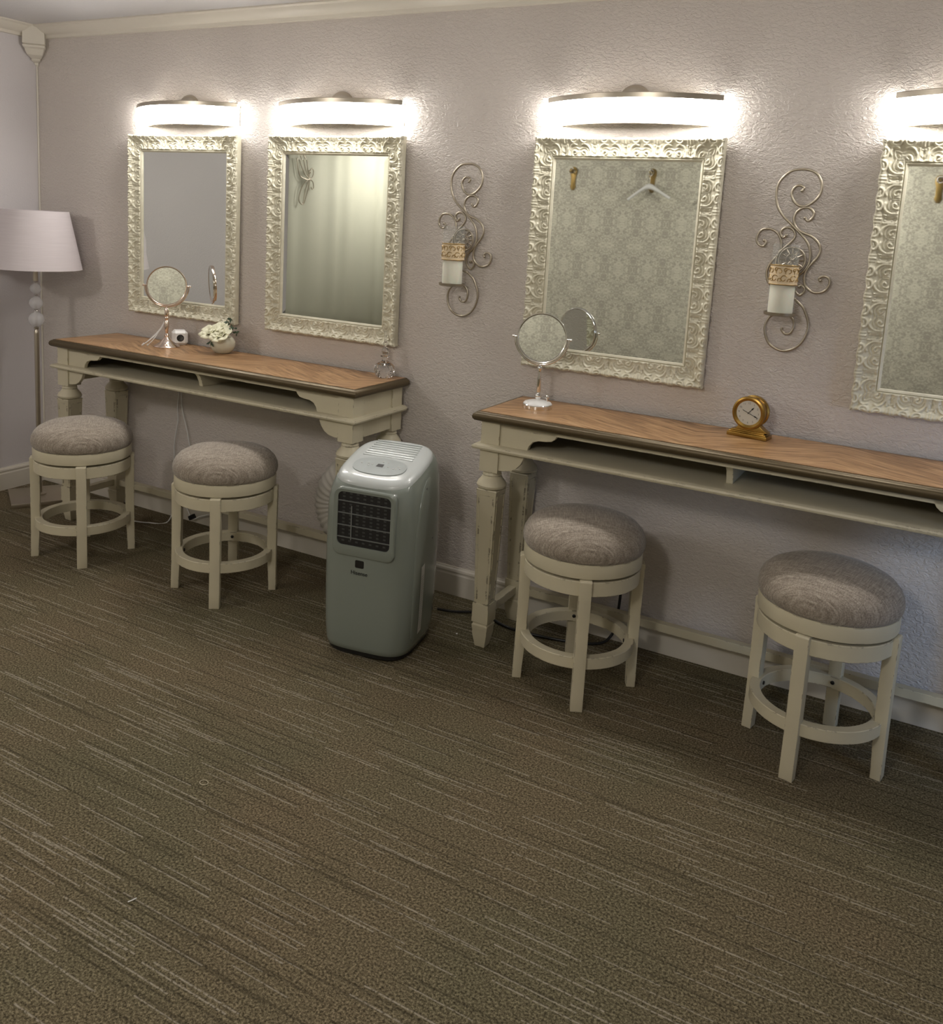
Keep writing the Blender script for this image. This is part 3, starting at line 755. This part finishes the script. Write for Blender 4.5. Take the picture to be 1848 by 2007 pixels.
def make_sconce():
    root = thing('wall_sconce', '', 'sconce'); Z0 = 1.52
    sc = MB()
    for k, P in SCV.items():
        pts = catmull([Vector((a, -.016, b-Z0)) for a, b in P], 6)
        sc.tube(pts, .0046, 8)
        # rolled ends
        for q in ((pts[0], pts[-1]) if k in 'AB' else (pts[0],)):
            sc.lathe([(0, -.0055), (.0045, -.004), (.0058, 0), (.0045, .004), (0, .0055)], (q.x, q.y, q.z), 10)
    sc.build('scrollwork', M_pewter, root, smooth=60)
    md = MB(); cz = 1.522-Z0; cx = -.008; R = .043
    def circ(r, n=40): return [(cx+r*math.cos(2*PI*i/n), -.020, cz+r*math.sin(2*PI*i/n)) for i in range(n)]
    md.tube(circ(R), .0028, 8, True); md.tube(circ(R-.005), .0014, 6, True); md.tube(circ(R*.47), .0022, 8, True)
    for k in range(12):
        a = 2*PI*k/12; md.tube([(cx+r*math.cos(a), -.020, cz+r*math.sin(a)) for r in (R*.47, R*.72, R*.95)], .002, 6, radii=[.0022, .0034, .0018])
        md.tube([(cx+r*math.cos(a+.26), -.020, cz+r*math.sin(a+.26)) for r in (.003, R*.47)], .0014, 6)
    md.lathe([(.006, -.004), (.006, .003), (.003, .006), (0, .006)], (cx, -.020, cz), 12, 'y')
    md.build('medallion', M_pewter, root, smooth=50)
    cxp, cyp = -.019, -.082
    z0 = 1.336-Z0
    tr = MB(); tr.lathe([(0, 0), (.046, 0), (.052, .003), (.053, .012), (.050, .012), (.049, .004), (0, .003)], (cxp, cyp, z0), 36)
    tr.tube([(cxp, cyp+.045, z0+.004), (cxp, -.03, z0+.002), (cxp+.004, -.016, z0-.002)], .004, 8)
    tr.build('candle_tray', M_pewter, root, smooth=50)
    gl = MB(); Rg = .0445; ht = 1.574-1.340
    gl.lathe([(Rg, z0+.004), (Rg, z0+.004+ht), (Rg-.002, z0+.004+ht), (Rg-.002, z0+.006), (Rg, z0+.004)], (cxp, cyp, 0), 40, cap=False)
    g = gl.build('glass_cylinder', M_thin, root, smooth=50)
    bd = MB(); zb = 1.440-Z0; bh = .066
    bd.lathe([(Rg+.0004, zb), (Rg+.0018, zb+.0005), (Rg+.0018, zb+.0035), (Rg+.0008, zb+.004), (Rg+.0008, zb+bh-.004), (Rg+.0018, zb+bh-.0035), (Rg+.0018, zb+bh), (Rg+.0004, zb+bh), (Rg+.0004, zb)], (cxp, cyp, 0), 48, cap=False)
    bd.build('gold_band', simple('ivory_peach_enamel', (.74, .60, .40), .4), g, smooth=50)
    # ivory scroll ornament on the band
    on = MB()
    for k in range(9):
        a0 = 2*PI*k/9
        for (da, dz, sg, sc_) in ((0, .021, 1, 1), (.35, .045, -1, 1), (.10, .050, 1, .6), (.42, .016, -1, .6)):
            pts = []
            for i in range(15):
                t = i/14*1.75*PI+.6*sg; r = .0125*sc_*(1-.62*i/14)
                ang = a0+da+sg*r*math.cos(t)/Rg; z = zb+dz+r*math.sin(t)
                pts.append((cxp+(Rg+.0011)*math.cos(ang), cyp+(Rg+.0011)*math.sin(ang), z))
            on.tube(pts, .0015, 6, radii=[.0012+.0006*math.sin(i/14*PI) for i in range(15)])
    for zz in (zb+.0015, zb+bh-.0015):
        on.tube([(cxp+(Rg+.0014)*math.cos(2*PI*i/40), cyp+(Rg+.0014)*math.sin(2*PI*i/40), zz) for i in range(40)], .0018, 6, True)
    on.build('band_ornament', M_goldband, g, smooth=60)
    cn = MB(); cn.lathe([(0, z0+.007), (.0395, z0+.007), (.040, z0+.012), (.040, z0+.118), (.037, z0+.123), (.02, z0+.119), (0, z0+.118)], (cxp, cyp, 0), 36)
    cd = cn.build('candle', M_candle, root, smooth=50)
    MB().tube([(cxp, cyp, z0+.117), (cxp+.001, cyp, z0+.132)], .0012, 6).build('wick', M_black, cd)
    return root
sconce = make_sconce(); sconce.location = (3.950, 0, 1.52); sconce['label'] = 'scrolled metal candle sconce between the mirror with the hanger and the rightmost mirror'; sconce['group'] = 'scrolled candle sconces on the wall'
dup(sconce, (2.676, 0, 1.514), 0, 'scrolled metal candle sconce on the bare wall above the portable air conditioner')

# ------------------------------------------------------------------ vanity mirrors
def vanity_mirror(name, label, loc, base_kind, metal, zc, face_dir, R=.0935):
    root = thing(name, label, 'vanity mirror', loc)
    h = zc-loc[2]; d = Vector((face_dir[0], face_dir[1], 0)).normalized(); rt = Vector((-d.y, d.x, 0)); tilt = face_dir[2]
    nrm = (d+Vector((0, 0, tilt))).normalized(); up = rt.cross(nrm); up = up if up.z > 0 else -up
    C0 = Vector((0, 0, h))
    def disc(off, r): return [C0+nrm*off+r*(math.cos(2*PI*i/48)*rt+math.sin(2*PI*i/48)*up) for i in range(48)]
    m = MB(); m.rings([disc(.0062, R-.006), disc(.0066, R-.007)]); m.build('mirror_face', M_mirror, root, smooth=0)
    m = MB(); m.rings([disc(-.0066, R-.007), disc(-.0062, R-.006)]); m.build('mirror_back', M_mirror, root, smooth=0)
    fr = MB(); fr.rings([disc(.0060, R-.0065), disc(.0085, R-.005), disc(.0085, R-.002), disc(.005, R), disc(-.005, R), disc(-.0085, R-.002), disc(-.0085, R-.005), disc(-.0060, R-.0065)], True, True, True)
    fr.build('rim', metal, root, smooth=60)
    # yoke
    yk = MB(); Ry = R+.006; pts = []
    for i in range(33):
        a = PI+PI*i/32; pts.append(C0+Ry*(math.cos(a)*rt+Vector((0, 0, 1))*math.sin(a)))
    yk.tube(pts, .0042, 10)
    for s in (1, -1):
        yk.tube([C0+s*rt*(R-.002), C0+s*rt*(Ry+.006)], .0035, 10); 
        q = C0+s*rt*(Ry+.007); yk.lathe([(0, -.005), (.005, -.003), (.006, 0), (.005, .003), (0, .005)], (q.x, q.y, q.z), 12)
    yk.build('yoke', metal, root, smooth=60)
    zt = h-Ry
    st = MB()
    if base_kind == 'flat':
        st.lathe([(.009, .030), (.009, .038), (.013, .044), (.012, .050), (.0075, .056), (.0075, .062), (.009, .066), (.0065, zt-.03), (.006, zt-.022), (.010, zt-.016), (.010, zt-.010), (.005, zt-.004), (.004, zt)], n=20)
    else:
        st.lathe([(.010, .044), (.008, .050), (.012, .056), (.010, .062), (.006, .066), (.008, .074), (.011, .090), (.011, .112), (.008, .122), (.006, .128), (.010, .134), (.012, .140), (.008, .147), (.011, .154), (.009, zt-.012), (.005, zt-.004), (.004, zt)], n=20)
    st.build('stem', metal, root, smooth=50)
    if base_kind == 'flat':
        b = MB().lathe([(0, 0), (.056, 0), (.057, .003), (.056, .015), (.053, .018)], n=44).build('base', metal, root, smooth=40)
        MB().lathe([(.0535, .0175), (.050, .022), (.035, .027), (.015, .0305), (0, .031)], n=44).build('base_cover', M_white, b, smooth=60)
        k = MB(); k.lathe([(.004, .020), (.004, .036), (.008, .038), (.009, .044), (.007, .050), (0, .052)], (.030, .018, 0), 16); k.build('switch_knob', metal, b)
    else:
        MB().lathe([(0, 0), (.060, 0), (.061, .003), (.056, .008), (.043, .015), (.028, .027), (.017, .040), (.011, .050)], n=44).build('base', metal, root, smooth=60)
    return root
VM1 = (1.147, -.165, TH+.0006)
vanity_mirror('vanity_mirror', 'rose-toned chrome vanity mirror with a white tassel, on the table by the room corner', VM1, 'bell', M_rosechrome, 1.208, (.62, -.80, .06))
vanity_mirror('vanity_mirror', 'round chrome vanity mirror with white flat base, in front of the hanger mirror', (3.119, -.195, TH+.0006), 'flat', M_chrome, 1.179, (.30, -.95, .06))

# white tassel cord hanging off the left vanity mirror
tc_ = MB(); x, y, z = VM1
for (dx, dy, w_) in ((-.115, -.020, 0), (-.070, -.035, .01), (-.088, -.050, .02)):
    pts = catmull([(x-.004, y-.012, z+.122), (x-.022+w_*.3, y-.022, z+.085), (x+dx*.55, y-.03+dy*.4, z+.038), (x+dx*.9, y-.02+dy, z+.009), (x+dx, y-.018+dy, z+.0055)], 8)
    n = len(pts); tc_.tube(pts, .003, 8, radii=[.0022+(.0026 if i > n-5 else 0) for i in range(n)])
tag(tc_.build('tassel_cord', M_white, smooth=60), 'white cord strands trailing from the stem of the rose-toned vanity mirror', 'cord')

# white cube power block
def power_cube():
    root = thing('power_cube', 'white cube socket block with a black round face, behind the rose-toned vanity mirror', 'power strip', (1.128, -.066, TH+.0008), math.radians(-38))
    bm_ = MB(); h = .036; c = .015
    bm_.box(-h, h, -h, h, 0, 2*h)
    bo = bm_.build('body', M_white, root, bevel=.013, bseg=1, smooth=0)
    for rot in (1,):
        d = MB().lathe([(.017, 0), (.017, .001), (.014, .0012), (.0135, -.004), (0, -.004)], (0, 0, 0), 24, 'y')
        if rot == 0: d.xf(lambda p: Vector((p.x, p.y-h, p.z+h)))
        else: d.xf(lambda p: Vector((-(p.y)+h, p.x, p.z+h)))
        d.build('socket', M_black, bo)
    return root
power_cube()

# ------------------------------------------------------------------ flowers in an ivory pot
def flower_pot():
    root = thing('flower_pot', 'ivory fabric roses in a round white pot on the oak tabletop below the mirrors', 'flowers', (1.452, -.108, TH+.0006))
    MB().lathe([(0, 0), (.028, 0), (.036, .004), (.050, .018), (.058, .038), (.057, .056), (.048, .072), (.040, .078), (.038, .076), (.045, .068), (.050, .050), (0, .045)], n=36).build('pot', M_porcelain, root, smooth=60)
    def rose(c, R, seed):
        rnd = random.Random(seed); mb = MB(); c = Vector(c)
        for lay, (n, tilt, s, hw) in enumerate(((3, .08, .45, 1.2), (4, .28, .66, .95), (5, .52, .85, .80), (6, .85, 1.0, .68))):
            for k in range(n):
                a = 2*PI*(k+.5*lay)/n+rnd.uniform(-.2, .2); G = []
                nu, nv = 9, 7
                for i in range(nv):
                    t = i/(nv-1)
                    for j in range(nu):
                        q = (j/(nu-1)-.5)*2
                        th = tilt*t**.8+.10; rr = 1-.22*q*q*t
                        rad = R*s*(.10+math.sin(th)*t*.95*rr); zz = R*(s*math.cos(th*.85)*t*rr*.95-.16*max(0, t-.7)*lay)
                        aa = a+q*hw*(.55+.45*math.sin(min(1, t+.15)*PI*.55))
                        ruff = R*.06*math.sin(q*4+k*1.7+lay)*t
                        G.append(c+Vector((rad*math.cos(aa), rad*math.sin(aa), zz+ruff)))
                mb.add(G, [(i*nu+j, i*nu+j+1, (i+1)*nu+j+1, (i+1)*nu+j) for i in range(nv-1) for j in range(nu-1)])
        ca, sa = math.cos(.62), math.sin(.62)
        mb.xf(lambda p: c+Vector(((p-c).x, (p-c).y*ca-(p-c).z*sa, (p-c).y*sa+(p-c).z*ca)))
        return mb
    for i, (c, R) in enumerate((((-.038, -.028, .080), .064), ((.034, -.034, .072), .066), ((-.002, -.006, .098), .058))):
        o = rose(c, R, i).build('bloom', M_petal, root, smooth=60)
        md = o.modifiers.new('s', 'SOLIDIFY'); md.thickness = .0012
    lf = MB(); rnd = random.Random(5)
    def leaf(p, d, ln, wd):
        p = Vector(p); d = Vector(d).normalized(); s = d.cross(Vector((0, -1, .3))).normalized()
        pts = []
        for t, w_ in ((0, .05), (.25, .8), (.5, 1), (.75, .6), (1, .02)):
            pts.append((p+d*ln*t+s*wd*w_, p+d*ln*t-s*wd*w_+Vector((0, -.001, 0))))
        V = [q for pr in pts for q in pr]; lf.add(V, [(2*i, 2*i+1, 2*i+3, 2*i+2) for i in range(4)])
    for (p, q) in (((.02, .0, .10), (.058, -.01, .165)), ((.03, 0, .09), (.088, -.012, .128)), ((.0, .01, .12), (.035, .0, .172)), ((.03, 0, .09), (.100, -.01, .105))):
        pts = catmull([p, tuple((Vector(p)+Vector(q))/2+Vector((0, 0, .01))), q], 6); lf.tube(pts, .0012, 6)
        for k in range(7):
            c = pts[2+int(k*1.6) % (len(pts)-2)]; leaf(c, (rnd.uniform(-.3, 1), rnd.uniform(-.6, .2), rnd.uniform(-.4, 1)), rnd.uniform(.016, .028), .005)
    for (p, d) in (((-.02, -.057, .062), (-.3, -.5, -.9)), ((-.014, -.058, .060), (.3, -.4, -1)), ((-.022, -.058, .055), (-1, -.3, -.6)), ((-.01, -.06, .05), (.9, -.3, -.7))): leaf(p, d, .024, .005)
    o = lf.build('foliage', M_leaf, root, smooth=0)
    md = o.modifiers.new('s', 'SOLIDIFY'); md.thickness = .0006
    return root
flower_pot()

# ------------------------------------------------------------------ crystal bottle
def bottle():
    root = thing('crystal_perfume_bottle', 'cut crystal perfume bottle with tall stopper at the right end of the oak tabletop', 'bottle', (2.352, -.085, TH+.0006))
    n = 28; rs = []
    for r, z in [(.022, 0), (.030, .003), (.038, .014), (.0425, .028), (.042, .042), (.036, .056), (.024, .066), (.013, .070), (.0115, .078), (.0115, .088), (.019, .091), (.019, .094), (.010, .096)]:
        rs.append([((r*(1+(.05 if (i+int(z*90)) % 2 and .002 < z < .066 else 0)))*math.cos(2*PI*i/n), (r*(1+(.05 if (i+int(z*90)) % 2 and .002 < z < .066 else 0)))*math.sin(2*PI*i/n), z) for i in range(n)])
    MB().rings(rs).build('bottle_body', M_glass, root, smooth=0)
    MB().lathe([(.008, .097), (.013, .104), (.016, .113), (.013, .122), (.007, .128), (.0055, .136), (.0085, .142), (.0085, .150), (.005, .157), (.0045, .175), (.0065, .182), (.004, .192), (0, .200)], n=10).build('stopper', M_glass, root, smooth=0)
    return root
bottle()

# ------------------------------------------------------------------ brass clock
def clock():
    root = thing('mantel_clock', 'round brass mantel clock with black hands on the oak tabletop', 'clock', (3.880, -.112, TH+.0006), math.radians(-8))
    st = MB()
    for (hw, hd, z0, z1) in ((.069, .030, 0, .014), (.064, .026, .014, .019), (.058, .023, .019, .024)): st.box(-hw, hw, -hd, hd, z0, z1)
    st.prism([(-.05, .023), (-.040, .030), (-.030, .050), (.030, .050), (.048, .036), (.068, .023)], -.018, .018)
    st.build('stand', M_brass, root, bevel=.003, smooth=35)
    cz = .087
    MB().lathe([(0, -.030), (.052, -.030), (.055, -.026), (.055, -.018), (.050, -.014), (.050, .016), (.0555, .020), (.057, .026), (.0555, .032), (.050, .034), (.042, .030), (.0415, .027), (0, .027)], (0, 0, cz), 56, 'y').build('drum', M_brass, root, smooth=40)
    dl = MB().lathe([(0, .0265), (.0425, .0265), (.0425, .0285), (0, .0285)], (0, 0, cz), 48, 'y').build('dial', M_dial, root, smooth=30)
    for k in range(1, 13):
        a = PI/2-2*PI*k/12
        text_mesh(str(k), .0095, 'numeral', M_labelink, dl, (.0335*math.cos(a), -.0287, cz+.0335*math.sin(a)), (PI/2, 0, 0), .0001)
    def hand(ang, ln, tail, w_):
        m = MB(); d = Vector((math.sin(ang), 0, math.cos(ang))); s = Vector((d.z, 0, -d.x)); c = Vector((0, -.0305, cz))
        P = [c-d*tail-s*w_*.5, c-d*tail+s*w_*.5, c+s*w_*.6, c+d*ln*.55+s*w_*.5, c+d*ln*.68+s*w_*1.5, c+d*ln+s*.0002, c+d*ln-s*.0002, c+d*ln*.68-s*w_*1.5, c+d*ln*.55-s*w_*.5, c-s*w_*.6]
        q = [p+Vector((0, -.0008, 0)) for p in P]; n = len(P)
        m.add(P+q, [tuple(range(n)), tuple(range(2*n-1, n-1, -1))]+[(i, (i+1) % n, n+(i+1) % n, n+i) for i in range(n)]); return m
    hand(math.radians(40), .028, .004, .0016).build('hour_hand', M_black, dl, smooth=0)
    hand(math.radians(112), .037, .022, .0014).build('minute_hand', M_black, dl, smooth=0)
    return root
clock()

# ------------------------------------------------------------------ cords
pc = MB().tube(catmull([(2.745, -.215, .022), (2.80, -.175, .010), (2.90, -.11, .007), (2.975, -.145, .007), (3.05, -.17, .007), (3.15, -.17, .007), (3.30, -.14, .007), (3.40, -.09, .008), (3.432, -.045, .03), (3.445, -.034, .09), (3.45, -.024, .21), (3.45, -.016, .30)], 8), .0055, 8).build('power_cord', M_black, ac, smooth=60); pc.matrix_parent_inverse = ACI; pc['label'] = 'black power cord'
tag(MB().tube(catmull([(1.066, -.008, .775), (1.066, -.010, .66), (1.058, -.012, .58), (1.062, -.012, .51), (1.045, -.012, .43), (1.036, -.012, .36), (1.05, -.022, .25), (1.06, -.024, .13), (1.09, -.10, .008), (1.02, -.17, .005), (.93, -.20, .005), (.86, -.22, .006)], 8), .0030, 8).build('white_cord', M_white, smooth=60), 'thin white cord hanging down the wall, then running left over the carpet', 'cord')
wc = tag(MB().tube(catmull([(1.105, -.008, .775), (1.085, -.010, .66), (1.09, -.012, .58), (1.115, -.012, .50), (1.135, -.012, .43), (1.15, -.012, .33), (1.12, -.022, .20), (1.10, -.030, .135), (1.17, -.05, .075), (1.215, -.06, .035), (1.27, -.055, .06), (1.36, -.05, .09), (1.45, -.04, .11)], 8), .0030, 8).build('white_cord', M_white, smooth=60), 'thin white cord hanging down the wall with a small black plug, behind the second stool', 'cord')
MB().xf(lambda p: p)
pl = MB().box(-.016, .016, -.012, .012, -.012, .012); pl.xf(lambda p: Vector((1.215+p.x*.8-p.z*.5, -.062+p.y, .046+p.z*.8+p.x*.5))); pl.build('plug', M_black, wc, bevel=.003)

# ------------------------------------------------------------------ lint on the carpet
tag(MB().lathe([(0, .0), (.0035, .001), (.0035, .004), (0, .005)], (2.902, -.326, 0), 8).build('paper_scrap', M_white), 'tiny white speck on the carpet right of the air conditioner', 'litter')
tag(MB().tube([(2.769+.010*math.cos(a)*1.25, -1.523+.010*math.sin(a), .0022) for a in np.linspace(0, 2*PI, 20, endpoint=False)], .0012, 6, True).build('small_ring', simple('beige_rubber', (.45, .40, .28), .5)), 'tiny beige ring lying in the middle of the open carpet', 'litter')
tag(MB().tube(catmull([(2.944, -1.932, .002), (2.950, -1.925, .004), (2.951, -1.914, .002)], 5), .0014, 6).build('paper_scrap', M_white), 'tiny curled white scrap on the carpet at the lower left', 'litter')

# ------------------------------------------------------------------ what the mirrors show
# left wall: metal butterfly and pale drapery
bf = MB(); C0 = Vector((.072, -2.245, 1.845))
def wire(P, r=.004):
    bf.tube(catmull([C0+Vector((0, a, b)) for a, b in P], 6), r, 8)
wire([(0, 0), (.06, .03), (.11, .10), (.16, .19), (.15, .10), (.12, .02), (.05, -.005), (0, 0)]); wire([(0, 0), (.05, .06), (.085, .15), (.125, .22)]); wire([(0, 0), (.03, .08), (.05, .17), (.10, .24)])
wire([(0, 0), (.06, -.03), (.11, -.10), (.12, -.17), (.07, -.19), (.035, -.12), (.01, -.05), (0, 0)]); wire([(0, 0), (.04, -.06), (.065, -.14), (.075, -.19)])
wire([(0, 0), (-.03, .02), (-.04, .06), (-.02, .08), (0, .06), (-.01, .045)]); wire([(0, 0), (-.035, -.02), (-.045, -.06), (-.03, -.075), (-.015, -.06)]); wire([(0, 0), (.01, .03), (-.005, .05), (.012, .06)])
tag(bf.build('butterfly_ornament', M_pewter, smooth=60), 'metal wire butterfly ornament seen reflected in the mirror above the crystal bottle', 'wall decoration')
def curtain():
    mb = MB(); ny, nz = 160, 3; V = []
    for k in range(nz):
        z = [.02, 1.2, 2.43][k]
        for i in range(ny+1):
            y = -2.02-2.1*i/ny; ph = i*.34+.9*math.sin(i*.13)
            V.append((.045+.009*math.sin(ph)*(1 if k else 1.15), y, z))
    mb.add(V, [(k*(ny+1)+i, k*(ny+1)+i+1, (k+1)*(ny+1)+i+1, (k+1)*(ny+1)+i) for k in range(nz-1) for i in range(ny)])
    m, N, L, B = new_mat('sage_drapery_fabric'); B.inputs['Base Color'].default_value = (.52, .52, .42, 1); B.inputs['Roughness'].default_value = .75
    root = thing('curtain', 'pale sage green curtain on the left wall, seen only as a reflection in a mirror', 'curtain', (0, 0, 0))
    o = mb.build('drape', m, root, smooth=60); md = o.modifiers.new('s', 'SOLIDIFY'); md.thickness = .002
    MB().tube([(.055, -1.98, 2.44), (.055, -4.2, 2.44)], .012, 12).build('curtain_rod', M_nickel, root)
    return root
curtain()
# brass knob hooks and hangers on the damask wall
def hook():
    root = thing('coat_hook', '', 'hook')
    MB().prism([(-.012, -.16), (.012, -.16), (.028, -.13), (.022, -.105), (.024, -.04), (.034, -.01), (.036, .02), (.022, .045), (0, .052), (-.022, .045), (-.036, .02), (-.034, -.01), (-.024, -.04), (-.022, -.105), (-.028, -.13)], -.002, .006).build('backplate', M_hook, root, bevel=.002)
    MB().lathe([(.012, -.006), (.012, -.020), (.008, -.024), (.008, -.038), (.020, -.044), (.027, -.056), (.025, -.066), (.012, -.074), (0, -.075)], (0, 0, .012), 24, 'y').build('knob', M_glass, root, smooth=50)
    return root
HX = [1.24, 1.99, 2.75, 3.50, 4.25]
hk = hook(); hk.location = (HX[0], YF+.004, 2.10); hk['group'] = 'brass knob hooks on the damask wall'
HLB = ['empty brass knob hook on damask wallpaper, reflected in a mirror upper left', 'brass knob hook holding a white hanger, reflected in the mirror between the sconces', 'brass knob hook on the damask wall behind the camera, holding the second white hanger', 'brass knob hook on the damask wall with nothing on it, fourth from the curtain', 'brass hook reflected at the right edge of the rightmost mirror']
hk['label'] = HLB[0]
for k in range(1, 5): dup(hk, (HX[k], YF+.004, 2.10), 0, HLB[k])
def hanger(x, label):
    root = thing('clothes_hanger', label, 'hanger', (x, YF+.075, 1.985)); root['group'] = 'white hangers on the damask wall'
    m = MB(); pts = [Vector((-.19, 0, -.115)), Vector((-.12, 0, -.06)), Vector((-.05, 0, -.012)), Vector((0, 0, .006)), Vector((.05, 0, -.012)), Vector((.12, 0, -.05)), Vector((.19, 0, -.09))]
    pts = catmull(pts, 5); n = len(pts); m.tube(pts, .01, 10, radii=[.012+.013*math.exp(-((i-n/2)/5)**2) for i in range(n)]); m.build('shoulder_bar', M_white, root, smooth=60)
    MB().tube(catmull([(0, 0, .015), (0, 0, .05), (.0, .0, .085), (.014, .012, .115), (.0, .02, .14), (-.018, .018, .128)], 6), .0028, 8).build('wire_hook', M_chrome, root)
hanger(1.99, 'white wooden hanger hanging from a brass knob, reflected in the mirror between the sconces')
hanger(2.75, 'second white wooden hanger on the damask wall, its tip just showing at the reflection edge')
